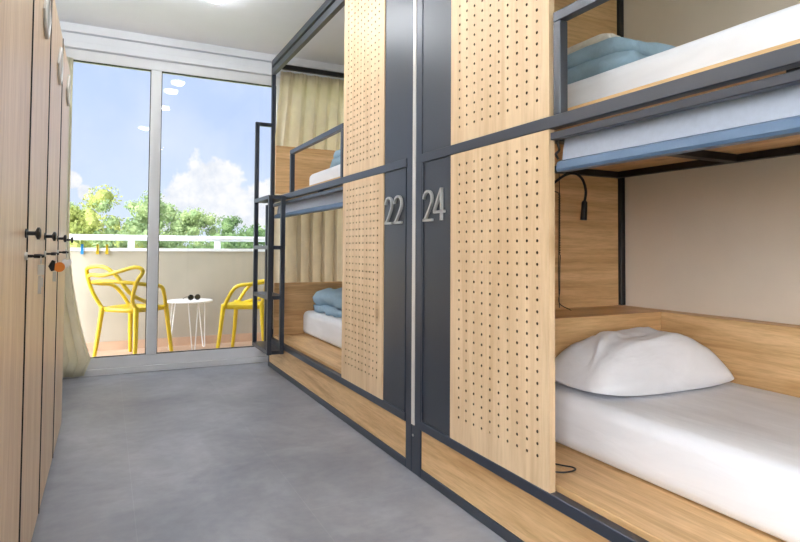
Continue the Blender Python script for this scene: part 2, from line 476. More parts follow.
T = .032
def bunk(name_label, yp, s, split, yend, digits, ladder):
    """yp: centre of the inner post, s: direction along the aisle away from it"""
    Y = lambda t: yp+s*t
    def B2(name, mat, x0, x1, t0, t1, z0, z1, par=None, **k):
        a, b = sorted((Y(t0), Y(t1))); return bx(name, mat, par or root, x0, x1, a, b, z0, z1, **k)
    root = thing('bunk_bed', name_label, 'bunk bed', (XF+.5, Y(1.2), 0), 0, 'bunk beds along the right wall')
    L = abs(yend-yp)                 # overall length
    # posts
    B2('post', METAL, XF, XF+.045, -.0, .055, 0, 2.66)
    B2('post', METAL, XF, XF+T, L-T, L, 0, 2.60)
    B2('post', BLACK, XR-.031, XR-.001, .093, .123, .712, 2.60)
    B2('post', BLACK, XR-.04, XR-.005, L-T, L, .275, 2.60)
    # rails of the front
    B2('kick_rail', METAL, XF, XF+.03, .056, L-T-.001, 0, .038)
    B2('bottom_rail', METAL, XF-.004, XF+.03, .056, L-T-.001, .208, .246)
    B2('middle_rail', METAL, XF-.004, XF+.03, .056, L-T-.001, 1.379, 1.418)
    B2('blind_track', METAL, XF, XF+.028, split[1]+.002, L-T-.001, 1.343, 1.366)
    B2('top_rail', METAL, XF-.004, XF+.03, .056, L-T-.001, 2.478, 2.530)
    B2('top_beam', METAL, XF-.004, XF+.03, .056, L-T-.001, 2.552, 2.602)
    B2('end_rail', BLACK, XF+T, XR-.041, L-T, L, 2.545, 2.585)
    # boards
    B2('plinth_board', OAK_Y, XF+.004, XF+.022, .057, L-T-.002, .039, .207)
    B2('platform_board', OAK_Y, XF+.034, XR-.006, .062, L-.002, .236, .262)
    B2('upper_platform_board', OAK_Y, XF+.066, XR-.032, .126, L-T-.002, 1.404, 1.451)
    B2('end_panel', OAK_X, XF+.046, XR-.0325, .085, .105, .263, 2.54)
    # black steel under the upper platform
    B2('cross_beam', BLACK, XF+.09, XR-.07, .106, .14, 1.372, 1.403)
    for t in (.725, 1.55):
        B2('cross_beam', BLACK, XF+.09, XR-.07, t, t+.05, 1.372, 1.403)
    B2('back_beam', BLACK, XR-.069, XR-.034, .106, L-T-.002, 1.372, 1.403)
    # panels in the front
    B2('metal_panel', DARKPAN, XF+.003, XF+.02, .057, split[0]-.001, .247, 1.378)
    B2('metal_panel', DARKPAN, XF+.003, XF+.02, .057, split[0]-.001, 1.419, 2.477)
    B2('joint_strip', METAL, XF-.002, XF+.002, .062, .072, .247, 1.378, bevel=0)
    a, b = sorted((Y(split[0]), Y(split[1])))
    cols = [a+.067+(b-a-.134)*i/9 for i in range(10)] if s > 0 else [a+.058+(b-a-.122)*i/9 for i in range(10)]
    pegboard(root, a, b, .2465, 1.378, cols, [1.331-.038*i for i in range(27)][::-1])
    pegboard(root, a, b, 1.4185, 2.477, cols, [1.482+.0372*i for i in range(40)])
    # head shelf box and back board of the lower bed
    if s < 0:
        bx('head_box', OAK_X, root, XF+.12, XR-.101, Y(.42), Y(.106), .263, .711)
        B2('back_board', OAK_Y, XR-.1, XR-.006, .106, L-T-.002, .263, .711)
    else:
        B2('head_box', OAK_X, XF+.12, XR-.101, .106, .42, .263, .711)
        B2('back_board', OAK_Y, XR-.1, XR-.006, .106, L-T-.065, .263, .711)
    B2('foot_board', OAK_X, XF+.033, XR-.042, L-.062, L-.042, .263, .70)
    B2('foot_board', OAK_X, XF+.033, XR-.042, L-.062, L-.042, 1.457, 1.868)
    # safety rail of the upper bed
    g = thing('safety_rail', None, None, (0, 0, 0)); g.parent = root
    g.location = (0, 0, 0)
    t0, t1 = split[1]+.018, split[1]+1.13
    B2('upright', METAL, XF-.002, XF+T-.002, t0, t0+T, 1.4185, 1.71, g)
    B2('upright', METAL, XF-.002, XF+T-.002, t1-T, t1, 1.4185, 1.71, g)
    B2('top_bar', METAL, XF-.002, XF+T-.002, t0, t1, 1.711, 1.743, g)
    # pulled-up privacy blind hanging under the upper bed
    bm = nb(); ya, yb = sorted((Y(split[1]+.012), Y(L-T-.05)))
    prof = [(XF+.075, 1.368), (XF+.062, 1.366), (XF+.052, 1.352), (XF+.046, 1.32), (XF+.040, 1.282), (XF+.050, 1.280), (XF+.058, 1.32), (XF+.064, 1.35)]
    va = [bm.verts.new((x, ya, z)) for x, z in prof]; vb = [bm.verts.new((x, yb, z)) for x, z in prof]; n = len(prof)
    for i in range(n): bm.faces.new((va[i], va[(i+1) % n], vb[(i+1) % n], vb[i]))
    bm.faces.new(va[::-1]); bm.faces.new(vb)
    bl = link('blind', bm, BLIND, root)
    bm = nb(); prof = [(XF+.036, 1.281), (XF+.022, 1.274), (XF+.018, 1.252), (XF+.022, 1.244), (XF+.055, 1.244), (XF+.058, 1.250), (XF+.058, 1.2795)]
    ya -= .004; va = [bm.verts.new((x, ya, z)) for x, z in prof]; vb = [bm.verts.new((x, yb+.004, z)) for x, z in prof]; n = len(prof)
    for i in range(n): bm.faces.new((va[i], va[(i+1) % n], vb[(i+1) % n], vb[i]))
    bm.faces.new(va[::-1]); bm.faces.new(vb)
    q = link('bottom_bar', bm, plain('blue_grey_bar', srgb(84, 108, 136), .4, .1) if 'blue_grey_bar' not in bpy.data.materials else bpy.data.materials['blue_grey_bar'], bl); q['label'] = 'blue-grey bottom bar'
    bm = nb()
    yy = yb+.006 if s < 0 else ya-.004
    tube(bm, spline([(XF+.05, yy, 1.37), (XF+.03, yy+.004, 1.345), (XF+.034, yy, 1.315), (XF+.02, yy, 1.30), (XF+.03, yy, 1.285)], 6), .004, 8); link('pull_cord', bm, BLKPL, bl, smooth=True)
    # numerals
    for ch, yl, w_ in digits: digit(root, ch, yl, 1.117, w_, .135)
    if ladder:
        x0, x1, y0, y1 = 1.105, 1.236, 4.42, 4.93
        ld = thing('ladder', None, None, (0, 0, 0)); ld.parent = root
        r = .033
        bx('ladder_post', METAL, ld, x0, x0+r, y1-r, y1, .18, 2.06)
        bx('ladder_post', METAL, ld, x1-r, x1, y1-r, y1, .18, 1.36)
        bx('ladder_post', METAL, ld, x0, x0+r, y0, y0+r, .18, 1.40)
        bx('ladder_post', METAL, ld, x1-r, x1, y0, y0+r, .18, 1.40)
        bx('grab_bar', METAL, ld, x0+r, x1+.03, y1-r, y1, 2.03, 2.06)
        for z in (.182, .60, .985, 1.375):
            bm = nb(); box(bm, x0+r+.0005, x1-r-.0005, y0+.001, y1-.001, z, z+.028)
            box(bm, x0+.001, x0+r-.001, y0+r+.0005, y1-r-.0005, z, z+.03); box(bm, x1-r+.001, x1-.001, y0+r+.0005, y1-r-.0005, z, z+.03)
            link('step', bm, METAL, ld)
    return root

A = bunk('far wood-and-steel bunk bed numbered 22, with a black ladder beside the window', 2.333, 1, (.307, .867), 4.93,
         [('2', 2.606, .078), ('2', 2.508, .084)], True)
Bk = bunk('near wood-and-steel bunk bed numbered 24, its lower bed in full view', 2.302, -1, (.302, .888), -.30,
          [('2', 2.218, .080), ('4', 2.128, .088)], False)
bx('cover_strip', STRIP, Bk, XF-.002, XF+.03, 2.304, 2.331, .212, 2.66, bevel=.001)['label'] = 'pale upright strip closing the joint'
bm = nb(); box(bm, XF+.002, XF+.03, 2.3035, 2.3315, 0, .208); q = link('joint_foot', bm, METAL, Bk)
bm = nb(); disc(bm, (XF-.001, 2.3175, .165), (1, 0, 0), .006, .004, 12); link('screw', bm, ALU, q)

# ------------------------------------------------------------------ soft things
def rbox_verts(x0, x1, y0, y1, z0, z1, r, dx=10, dy=24, amp=0, seed=0, freq=5):
    bm = nb(); box(bm, x0, x1, y0, y1, z0, z1)
    bmesh.ops.bevel(bm, geom=bm.edges[:], offset=r, segments=5, affect='EDGES', profile=.5)
    for n_, ax, lo, hi in ((dy, 1, y0+r, y1-r), (dx, 0, x0+r, x1-r)):
        for i in range(1, n_):
            co = [0, 0, 0]; co[ax] = lo+(hi-lo)*i/n_; no = [0, 0, 0]; no[ax] = 1
            bmesh.ops.bisect_plane(bm, geom=bm.verts[:]+bm.edges[:]+bm.faces[:], plane_co=co, plane_no=no)
    for v in bm.verts:
        if amp and v.co.z > z0+.01:
            k = noise.noise(Vector((v.co.x*freq+seed, v.co.y*freq*.6, v.co.z*freq)))
            v.co.z += amp*k; v.co.x += amp*.6*noise.noise(Vector((seed+9, v.co.y*freq*.7, v.co.z*freq)))*(1 if v.co.x < (x0+x1)/2 else .2)
    return bm

MG = 'white mattresses of the bunk beds'
def mattress(x0, x1, y0, y1, z0, z1, label, seed):
    bm = rbox_verts(x0, x1, y0, y1, z0, z1, .045, amp=.006, seed=seed)
    return tag(link('mattress', bm, SHEET, None, smooth=True), label, 'mattress', MG)
mattress(1.515, 2.312, -.20, 1.878, .264, .462, 'white sheeted mattress of the lower bed of bunk 24, under the pillow', 1)
mattress(1.50, 2.36, -.20, 2.13, 1.453, 1.618, 'white mattress of the upper bed of bunk 24, seen from below', 2)
mattress(1.515, 2.312, 2.79, 4.862, .264, .462, 'white mattress of the lower bed of bunk 22, behind the far pegboard', 3)
mattress(1.50, 2.36, 2.50, 4.69, 1.453, 1.618, 'white mattress of the upper bed of bunk 22, behind its safety rail', 4)

def pillow(cx, cy, z0, lx, ly, h, label):
    bm = nb(); n = 56; g = {}
    for side in (1, -1):
        for i in range(n+1):
            for j in range(n+1):
                a, b = -1+2*i/n, -1+2*j/n
                if side == -1 and max(abs(a), abs(b)) == 1: g[side, i, j] = g[1, i, j]; continue
                m = max(abs(a), abs(b)); k = m/((abs(a)**5+abs(b)**5)**.2) if m else 1
                u, v = a*k, b*k                         # rounded corners
                th = max(0, 1-m**4)**.6*max(0, 1-abs(u)**2.7)**.6*(1-.14*v*v)
                wr = noise.noise(Vector((u*1.6, v*2.6, 3.1)))*.10+noise.noise(Vector((u*6+v*2, v*5-u*2, 1.7)))*.035
                rid = 0
                for (px, py, ang, w_, am) in ((-.55, -.1, 1.1, .05, .055), (-.72, -.3, .9, .04, .05), (-.35, .1, 1.5, .07, .035), (.2, 0, 1.2, .06, .03), (.55, -.2, .5, .06, .03), (-.85, .1, 1.3, .045, .06), (0, -.55, .15, .06, .025), (.4, .4, 2.4, .07, .025)):
                    dd = (u-px)*math.sin(ang)-(v-py)*math.cos(ang)+.10*noise.noise(Vector((u*2, v*2, px*7)))
                    al = (u-px)*math.cos(ang)+(v-py)*math.sin(ang)
                    rid += 1.25*am*math.exp(-(dd/w_)**2)*math.exp(-(al/.45)**2)
                th *= 1+wr; up_ = h*.84*th+h*rid*min(1, 3*(1-m)); dn = h*.16*th
                x = cx+u*lx/2*(1-.03*(1-abs(v))*abs(u)); y = cy+v*ly/2*(1-.09*(1-u*u)*abs(v)**3)
                z = z0+h*.16+(up_ if side == 1 else -dn)+.012*abs(u*v)**2-.022*abs(v)**5-.01*abs(u)**6
                g[side, i, j] = bm.verts.new((x, y, max(z0+.0005, z)))
    for side in (1, -1):
        for i in range(n):
            for j in range(n):
                q = (g[side, i, j], g[side, i+1, j], g[side, i+1, j+1], g[side, i, j+1])
                bm.faces.new(q if side == 1 else q[::-1])
    return tag(link('pillow', bm, PILLOW, None, smooth=True), label, 'pillow')
pl = pillow(1.915, 1.669, .466, .745, .42, .205, 'white pillow lying against the wooden head box of the lower bed')
pl.rotation_euler = (math.radians(0), 0, math.radians(-3))

def fold(name, mat, cx, y0, y1, z0, wd, layers, th, label, cat, group, seed, skew=0, rz=0, amp=1):
    """a cloth folded back and forth; the folds show at its ends"""
    path = []
    for k in range(layers):
        z = z0+th*(.52+k*.98); a, b = (-wd/2, wd/2) if k % 2 == 0 else (wd/2, -wd/2)
        sh = .012*noise.noise(Vector((k*3.3, seed, 0)))*3
        m = 8
        for i in range(m+1): path.append(((a+(b-a)*i/m)*(1-.05*k)+sh+skew*k, z+.010*noise.noise(Vector((i*.7, k*2, seed)))))
        if k < layers-1:
            s_ = 1 if b > 0 else -1
            for q in (-.5, 0, .5): path.append((b*(1-.05*k)+sh+skew*k+s_*th*.42*math.cos(q*PI/1.6), z+th*.49*(1+q)))
    bm = nb(); ny = 16; rows = []
    for j in range(ny+1):
        f = j/ny; y = y0+(y1-y0)*f; e = min(f, 1-f)*2
        shr = 1-.13*(1-min(1, e*3))**2
        row = []
        n = len(path)
        for side in (1, -1):
            seq = range(n) if side == 1 else range(n-1, -1, -1)
            for i in seq:
                p = Vector((path[i][0], path[i][1])); t = Vector(path[min(i+1, n-1)])-Vector(path[max(i-1, 0)]); t.normalize()
                nr = Vector((-t.y, t.x)); k = .47*th*side
                x, z = p.x+nr.x*k, p.y+nr.y*k
                nn = noise.noise(Vector((x*9, y*9, z*9+seed)))
                row.append(bm.verts.new((cx+x*shr+.012*nn*amp, y+.012*amp*noise.noise(Vector((x*7, z*20, seed))), max(z0+.001, z0+(z-z0)*(.96+.04*shr)*(1-.22*(1-min(1, e*2.2))**2)+.008*amp*nn))))
        rows.append(row)
    m = len(rows[0])
    for a, b in zip(rows, rows[1:]):
        for i in range(m): bm.faces.new((a[i], a[(i+1) % m], b[(i+1) % m], b[i]))
    n = len(path)
    for row in (rows[0], rows[-1]):
        for i in range(n-1): bm.faces.new((row[i], row[i+1], row[m-2-i], row[m-1-i]))
    o = link(name, bm, mat, None, smooth=True); o.rotation_euler.z = rz
    return tag(o, label, cat, group)
BG = 'blue folded blankets on the beds'; TG = 'pale folded towels on the beds'
fold('folded_blanket', BLUE, 1.73, 1.39, 1.86, 1.622, .34, 2, .064, 'blue fleece blanket folded on the upper bed of bunk 24', 'blanket', BG, 2, amp=2.2)
fold('folded_towel', TOWEL, 1.77, 1.57, 1.86, 1.764, .22, 2, .03, 'cream towel folded on top of the blue blanket on the upper bed of bunk 24', 'towel', TG, 5, amp=2)
fold('folded_blanket', BLUE, 1.73, 3.72, 4.36, 1.622, .36, 2, .066, 'blue fleece blanket on the upper bed of bunk 22, behind the safety rail', 'blanket', BG, 11, amp=2.2)
fold('folded_blanket', BLUE, 1.76, 4.10, 4.76, .467, .38, 3, .066, 'blue fleece blanket folded on the lower bed of bunk 22', 'blanket', BG, 17, amp=2.4, skew=.03)
fold('folded_towel', TOWEL, 1.78, 3.86, 4.07, .467, .24, 4, .05, 'white towel beside the blanket on the lower bed of bunk 22', 'towel', TG, 23, amp=2)

# reading lamp on the wooden end panel of the lower bed
t = thing('reading_lamp', 'black gooseneck reading lamp on the wooden end panel over the lower bed', 'lamp', (1.90, 2.219, 1.30))
bm = nb(); disc(bm, (1.90, 2.2185, 1.29), (0, -1, 0), .03, .02, 20); link('base', bm, BLKPL, t, bevel=.003)
bm = nb(); tube(bm, spline([(1.90, 2.20, 1.295), (1.90, 2.15, 1.32), (1.935, 2.12, 1.352), (1.985, 2.11, 1.362), (2.028, 2.105, 1.335), (2.045, 2.10, 1.28), (2.036, 2.10, 1.228)], 8), .0065, 10); link('gooseneck', bm, BLKPL, t, smooth=True)
bm = nb(); tube(bm, [(2.037, 2.10, 1.232), (2.036, 2.10, 1.226), (2.030, 2.10, 1.140)], [.009, .0135, .0155], 16); link('lamp_head', bm, BLKPL, t)
bm = nb(); pts = []
for i in range(200):
    z = 1.27-.30*i/200; a = i*2*PI/8; pts.append((1.966+.004*math.cos(a), 2.196+.004*math.sin(a), z))
tube(bm, spline([(1.90, 2.20, 1.29), (1.94, 2.194, 1.28), pts[0]], 4)+pts+spline([pts[-1], (1.968, 2.196, .9), (1.962, 2.19, .8), (1.955, 2.185, .74), (1.95, 2.10, .7145)], 5), .0022, 6); link('coiled_cord', bm, BLKPL, t, smooth=True)
bm = nb(); tube(bm, spline([(1.985, 2.216, 1.371), (1.987, 2.215, 1.2), (1.981, 2.2165, .9), (1.984, 2.215, .714)], 8), .0022, 6)
t.location.y -= .022
q = tag(link('lamp_wire', bm, BLKPL, None, smooth=True), 'thin black wire running straight down the wooden end panel beside the lamp', 'wire'); q.location.y -= .020
bm = nb(); tube(bm, spline([(1.275, 1.57, .2655), (1.30, 1.55, .2655), (1.345, 1.495, .2655), (1.385, 1.482, .2655), (1.415, 1.49, .2655), (1.418, 1.51, .2655), (1.40, 1.535, .2655), (1.37, 1.59, .2655), (1.36, 1.66, .2655)], 8), .0028, 8)
tag(link('charging_cable', bm, BLKPL, None, smooth=True), 'black cable looped on the wooden ledge beside the lower mattress', 'cable')

# ------------------------------------------------------------------ curtains
def curtain(name, x0, x1, yc, z0, z1, mat, label, folds, amp, flare=None, head=.09, seed=0, nu=160, nz=40):
    bm = nb(); rows = []; th = .003
    for j in range(nz+1):
        z = z1+(z0-z1)*j/nz; f = j/nz; row = []
        for i in range(nu+1):
            u = i/nu
            x = x0+(x1-x0)*u
            if flare: dx0, dx1 = flare(f); x = (x0+dx0)+((x1+dx1)-(x0+dx0))*u
            ph = u*folds*2*PI+1.6*noise.noise(Vector((u*folds*.45, f*.8, seed)))
            am = amp*(.35+.65*min(1, f*5))*(1+.5*noise.noise(Vector((u*folds*.3, seed, f))))
            y = yc+am*math.sin(ph)
            if (z1-z) < head: y += .008*math.sin(ph*3.3+1)
            row.append((x+.01*math.sin(ph*2+1)*min(1, f*3), y, z))
        rows.append(row)
    for off in (0, th):
        g = [[bm.verts.new((x, y+off, z)) for x, y, z in r] for r in rows]
        for a, b in zip(g, g[1:]):
            for i in range(nu): bm.faces.new((a[i], a[i+1], b[i+1], b[i]) if off else (a[i+1], a[i], b[i], b[i+1]))
        if off == 0: g0 = g
    for i in range(nu):
        bm.faces.new((g0[0][i], g0[0][i+1], g[0][i+1], g[0][i])); bm.faces.new((g0[-1][i+1], g0[-1][i], g[-1][i], g[-1][i+1]))
    for j in range(nz):
        bm.faces.new((g0[j+1][0], g0[j][0], g[j][0], g[j+1][0])); bm.faces.new((g0[j][-1], g0[j+1][-1], g[j+1][-1], g[j][-1]))
    return tag(link(name, bm, mat, None, smooth=True), label, 'curtain')
curtain('bunk_curtain', 1.345, 2.37, 5.01, .29, 2.556, CURT, 'khaki gathered curtain hanging behind the far end of bunk 22', 9, .042,
        flare=lambda f: (-.06*min(1, f*3), 0), seed=3)
curtain('window_curtain', -.50, -.262, 5.02, .02, 2.43, CREAM, 'cream curtain bunched behind the lockers at the left of the window', 3.5, .03,
        flare=lambda f: (0, .01+.165*max(0, f-.5)/.45*min(1, max(0, f-.5)/.45) if f < .95 else .175-.9*(f-.95)), seed=6, nu=80)

# ------------------------------------------------------------------ balcony
sx('floor_balcony', TERRA, -2.2, 4.2, YW+.085, 6.45, -.12, 0)
PY = 6.30
sx('wall_balcony', PARA, -2.2, 4.2, PY, PY+.15, 0, .955)
sx('baseboard_balcony', TERRA, -2.2, 4.2, PY-.012, PY, 0, .085)
sx('trim_4', WHITE, -2.2, 4.2, PY-.01, PY+.16, .955, .985)
r = thing('balcony_railing', 'white pipe railing on top of the balcony wall', 'railing', (1, PY+.07, .985))
bm = nb(); tube(bm, [(-2.2, PY+.07, 1.088), (4.2, PY+.07, 1.088)], .028, 14); link('top_pipe', bm, WHITE, r, smooth=True)
for x in (-1.2, .22, 1.05, 2.2, 3.4):
    bx('upright', WHITE, r, x-.03, x+.03, PY+.05, PY+.09, .9855, 1.064, bevel=.003)

def pin(x, mat, label):
    t = thing('clothes_peg', label, 'clothes peg', (x, PY-.018, .93), 0, 'clothes pegs clipped on the balcony wall')
    for dx in (-.006, .006):
        bm = nb(); bar(bm, (x+dx, PY-.019, .925), (x+dx*.3, PY-.019, 1.02), .011, .014); link('jaw', bm, mat, t)
    bm = nb(); tube(bm, [(x-.012, PY-.019, .972), (x+.012, PY-.019, .972)], .005, 8); link('spring', bm, ALU, t)
pin(-.205, PEGB, 'blue clothes peg on the balcony wall, leftmost of three')
pin(-.075, YELLOW, 'yellow clothes peg on the balcony wall, middle of three')
pin(.005, YELLOW, 'yellow clothes peg on the balcony wall, rightmost of three')

def make_chair(label, loc, rz):
    """plastic armchair whose back is three crossing loops; faces local +y"""
    t = thing('balcony_chair', label, 'chair', loc, rz, 'yellow armchairs on the balcony')
    # seat: shallow dished shell
    bm = nb(); n = 12; top, bot = [], []
    for j in range(n+1):
        a, b = [], []
        v = -1+2*j/n
        for i in range(n+1):
            u = -1+2*i/n
            wx = .205+.02*v
            x = u*wx*(1-.12*abs(v)**4); y = v*.205*(1-.10*abs(u)**4)
            d = -.022*(1-u*u)*(1-v*v)
            a.append(bm.verts.new((x, y, .462+d))); b.append(bm.verts.new((x*.97, y*.97, .425+d*.8)))
        top.append(a); bot.append(b)
    for g, fl in ((top, 0), (bot, 1)):
        for j in range(n):
            for i in range(n):
                q = (g[j][i], g[j][i+1], g[j+1][i+1], g[j+1][i]); bm.faces.new(q[::-1] if fl else q)
    rim = lambda g: [g[0][i] for i in range(n)]+[g[j][n] for j in range(n)]+[g[n][i] for i in range(n, 0, -1)]+[g[j][0] for j in range(n, 0, -1)]
    ra, rb = rim(top), rim(bot)
    for i in range(len(ra)): k = (i+1) % len(ra); bm.faces.new((ra[i], rb[i], rb[k], ra[k]))
    link('seat', bm, YELLOW, t, local=True, smooth=True)
    for sx_, sy in ((-1, -1), (1, -1), (-1, 1), (1, 1)):
        x, y = sx_*(.185 if sy < 0 else .20), sy*.175
        bm = nb(); p = spline([(x, y, .47), (x*1.03, y*1.04, .40), (x*1.12, y*1.14, .2), (x*1.2, y*1.28, 0.0)], 5)
        tube(bm, p, [0.025-.009*i/(len(p)-1) for i in range(len(p))], 10); link('leg', bm, YELLOW, t, local=True, smooth=True)
    R_ = .017
    loops = []
    # high loop leaning to one side and its mirror, crossing in the back
    a = [(-.19, -.17, .45), (-.25, -.225, .60), (-.285, -.255, .76), (-.24, -.275, .815), (-.05, -.295, .82), (.08, -.285, .74), (.17, -.22, .59), (.225, -.06, .50), (.20, .10, .45)]
    loops.append(a)
    loops.append([(.19, -.17, .45), (.175, -.21, .54), (.26, -.255, .70), (.32, -.255, .79), (.26, -.275, .825), (.10, -.30, .785), (-.06, -.30, .75), (-.22, -.27, .75), (-.283, -.245, .73)])
    loops.append([(-.21, .165, .45), (-.245, .10, .57), (-.275, .02, .645), (-.285, -.12, .665), (-.235, -.235, .685), (0, -.285, .70), (.235, -.235, .685), (.285, -.12, .665), (.275, .02, .645), (.245, .10, .57), (.21, .165, .45)])
    for l in loops:
        bm = nb(); tube(bm, spline(l, 8), R_, 10); link('back_loop', bm, YELLOW, t, local=True, smooth=True)
    return t
make_chair('yellow plastic armchair with looping back, left of the balcony table', (.235, 5.80, 0), math.radians(-45))
make_chair('yellow plastic armchair with looping back, right of the balcony table behind the ladder', (1.235, 5.68, 0), math.radians(62))

tx, ty, tz = .735, 5.995, .483
t = thing('side_table', 'small round white metal table between the two yellow chairs', 'table', (tx, ty, 0))
bm = nb(); tube(bm, [(tx, ty, tz-.016), (tx, ty, tz-.012), (tx, ty, tz-.003), (tx, ty, tz)], [.205, .215, .215, .208], 40); link('tabletop', bm, TABLEW, t)
for k in range(3):
    a = k*2*PI/3+.62
    bm = nb(); c, s_ = math.cos(a), math.sin(a)
    P = lambda r_, q, z: (tx+c*r_-s_*q, ty+s_*r_+c*q, z)
    tube(bm, [P(.15, -.045, tz-.016), P(.19, -.012, .01), P(.193, 0, .006), P(.19, .012, .01), P(.15, .045, tz-.016)], .0055, 8); link('hairpin_leg', bm, TABLEW, t, smooth=True)
t = thing('sunglasses', 'black sunglasses lying on the round white balcony table', 'sunglasses', (tx+.04, ty-.02, tz), .3)
for s_ in (-1, 1):
    bm = nb(); disc(bm, (s_*.034, 0, .026), (0, 1, 0), .025, .004, 18); link('lens', bm, LENS, t, local=True)
    bm = nb(); tube(bm, [(s_*.034+.027*math.cos(a*PI/10), .002, .028+.0255*math.sin(a*PI/10)) for a in range(20)], .003, 6, True); link('rim', bm, BLKPL, t, local=True)
    bm = nb(); tube(bm, spline([(s_*.062, .002, .035), (s_*.064, .05, .03), (s_*.058, .11, .012), (s_*.055, .13, .004)], 5), .003, 6); link('temple', bm, BLKPL, t, local=True)
bm = nb(); tube(bm, [(-.009, .002, .033), (0, 0, .036), (.009, .002, .033)], .003, 6); link('bridge', bm, BLKPL, t, local=True)

# ------------------------------------------------------------------ garden beyond
sx('ground', DIRT, -90, 110, -150, 200, -4.5, -4.2)
LEAF = [leaf_mat('leaf_yellow_green', srgb(118, 130, 62), srgb(166, 170, 92)), leaf_mat('leaf_mid_green', srgb(98, 122, 78), srgb(140, 156, 104)),
        leaf_mat('leaf_dark_green', srgb(66, 94, 58), srgb(104, 128, 78))]
def tree(x, y, zt, rx, zb, kind, label, nleaf=6500, leaf=.17, flat=1.0, seed=0):
    rnd = random.Random(seed)
    t = thing('tree', label, 'tree', (x, y, -4.2), 0, 'trees beyond the balcony')
    h = zt-zb; zc = (zt+zb)/2
    bm = nb(); tube(bm, spline([(x, y, -4.2), (x+.1, y, (zb-4.2)/2), (x, y, zc)], 4), [.26]*4+[.2]*4+[.1], 8); link('trunk', bm, BARK, t, smooth=True)
    bm = nb()
    clumps = []
    for i in range(40):
        while True:
            p = Vector((rnd.uniform(-1, 1), rnd.uniform(-1, 1), rnd.uniform(-1, 1)))
            if p.length < 1: break
        clumps.append((Vector((x+p.x*rx*.78, y+p.y*rx*.78, zc+p.z*h*.39)), rnd.uniform(.22, .42)*rx))
    for i in range(nleaf):
        c, r_ = clumps[int(rnd.random()*len(clumps))]
        d = Vector((rnd.gauss(0, 1), rnd.gauss(0, 1), rnd.gauss(0, 1))).normalized()*r_*rnd.uniform(.45, 1)**.5
        d.z *= .75*flat
        p = c+d; u = Vector((rnd.gauss(0, 1), rnd.gauss(0, 1), rnd.gauss(0, .6))).normalized(); w_ = u.orthogonal().normalized()
        w_ = Matrix.Rotation(rnd.uniform(0, 6.28), 3, u) @ w_; v = u.cross(w_)
        s_ = leaf*rnd.uniform(.6, 1.2)
        bm.faces.new([bm.verts.new(p+w_*s_*.5), bm.verts.new(p+v*s_*.28), bm.verts.new(p-w_*s_*.5), bm.verts.new(p-v*s_*.28)])
    # solid inner masses so that the crown is not see-through
    for c, r_ in clumps:
        vs = bmesh.ops.create_icosphere(bm, subdivisions=2, radius=r_*.5, matrix=Matrix.Translation(c))['verts']
        for q in vs:
            q.co += (q.co-c)*.35*noise.noise(q.co*2.3)
    link('foliage', bm, LEAF[kind], t)
tree(-2.0, 24, 3.6, 1.9, -3.2, 0, 'yellow-green bushy tree at the left edge of the window', seed=1)
tree(-.3, 35, 4.75, 2.5, -3.0, 0, 'yellow-green tree second from the left beyond the railing', seed=2)
tree(3.0, 50, 6.6, 2.6, -3.0, 1, 'taller grey-green tree just left of the window post', seed=3)
tree(1.6, 26.5, 3.85, 1.6, -3.2, 1, 'mid-green tree in front of the taller grey-green tree', seed=4)
tree(4.9, 40, 4.9, 1.9, -3.0, 1, 'slender green tree just right of the window post', seed=5)
tree(.2, 29, 3.7, 1.3, -3.0, 1, 'narrow pale green tree in the gap between the yellow-green and grey-green trees', nleaf=4000, seed=13)
tree(4.2, 24, 2.8, 1.6, -3.2, 2, 'dark rounded tree in the middle of the right pane', flat=.8, seed=6)
tree(8.4, 45, 3.9, 2.2, -3.2, 2, 'dark tree with a rounded top at the right of the right pane', seed=7)
tree(9.3, 33, 2.2, 2.2, -3.2, 1, 'lighter low tree behind the ladder', seed=8)
tree(2.7, 20.5, 1.9, 1.2, -3.2, 2, 'low dark shrub-like tree nearest the railing', nleaf=5000, seed=9)
tree(13.2, 36, 2.4, 2.4, -3.2, 1, 'light green tree hidden mostly behind bunk 22', nleaf=4000, seed=10)
tree(-2.8, 60, 6.0, 2.6, -3.0, 1, 'grey-green tree far off between the two yellow-green trees', seed=11)
tree(6.9, 30, 2.7, 1.7, -3.2, 2, 'dark low tree next to the rounded one', nleaf=5000, seed=12)

# ------------------------------------------------------------------ sky and sun
W = bpy.data.worlds.new('sky'); S.world = W; W.use_nodes = True
nt = W.node_tree; nt.nodes.clear()
out = nt.nodes.new('ShaderNodeOutputWorld'); bg = nt.nodes.new('ShaderNodeBackground'); nt.links.new(bg.outputs[0], out.inputs[0])
tc = nt.nodes.new('ShaderNodeTexCoord'); sep = nt.nodes.new('ShaderNodeSeparateXYZ')
nt.links.new(tc.outputs['Generated'], sep.inputs[0])
grad = ramp(nt, sep.outputs['Z'], [(0, (.66, .74, .86, 1)), (.08, (.60, .70, .88, 1)), (.22, (.48, .60, .86, 1)), (.36, (.48, .61, .88, 1)), (.55, (1.0, 1.05, 1.15, 1))])
n = N(nt, 'ShaderNodeTexNoise', Scale=26.0, Detail=7.0, Roughness=.62); nt.links.new(tc.outputs['Generated'], n.inputs['Vector'])
def vm(op, a, b=None):
    q = N(nt, 'ShaderNodeVectorMath', operation=op)
    nt.links.new(a, q.inputs[0])
    if b is not None: q.inputs[1].default_value = b
    return q
def mt(op, a, b):
    q = N(nt, 'ShaderNodeMath', operation=op)
    for i, v in enumerate((a, b)):
        if isinstance(v, (int, float)): q.inputs[i].default_value = v
        else: nt.links.new(v, q.inputs[i])
    return q.outputs[0]
nrm = vm('NORMALIZE', tc.outputs['Generated'])
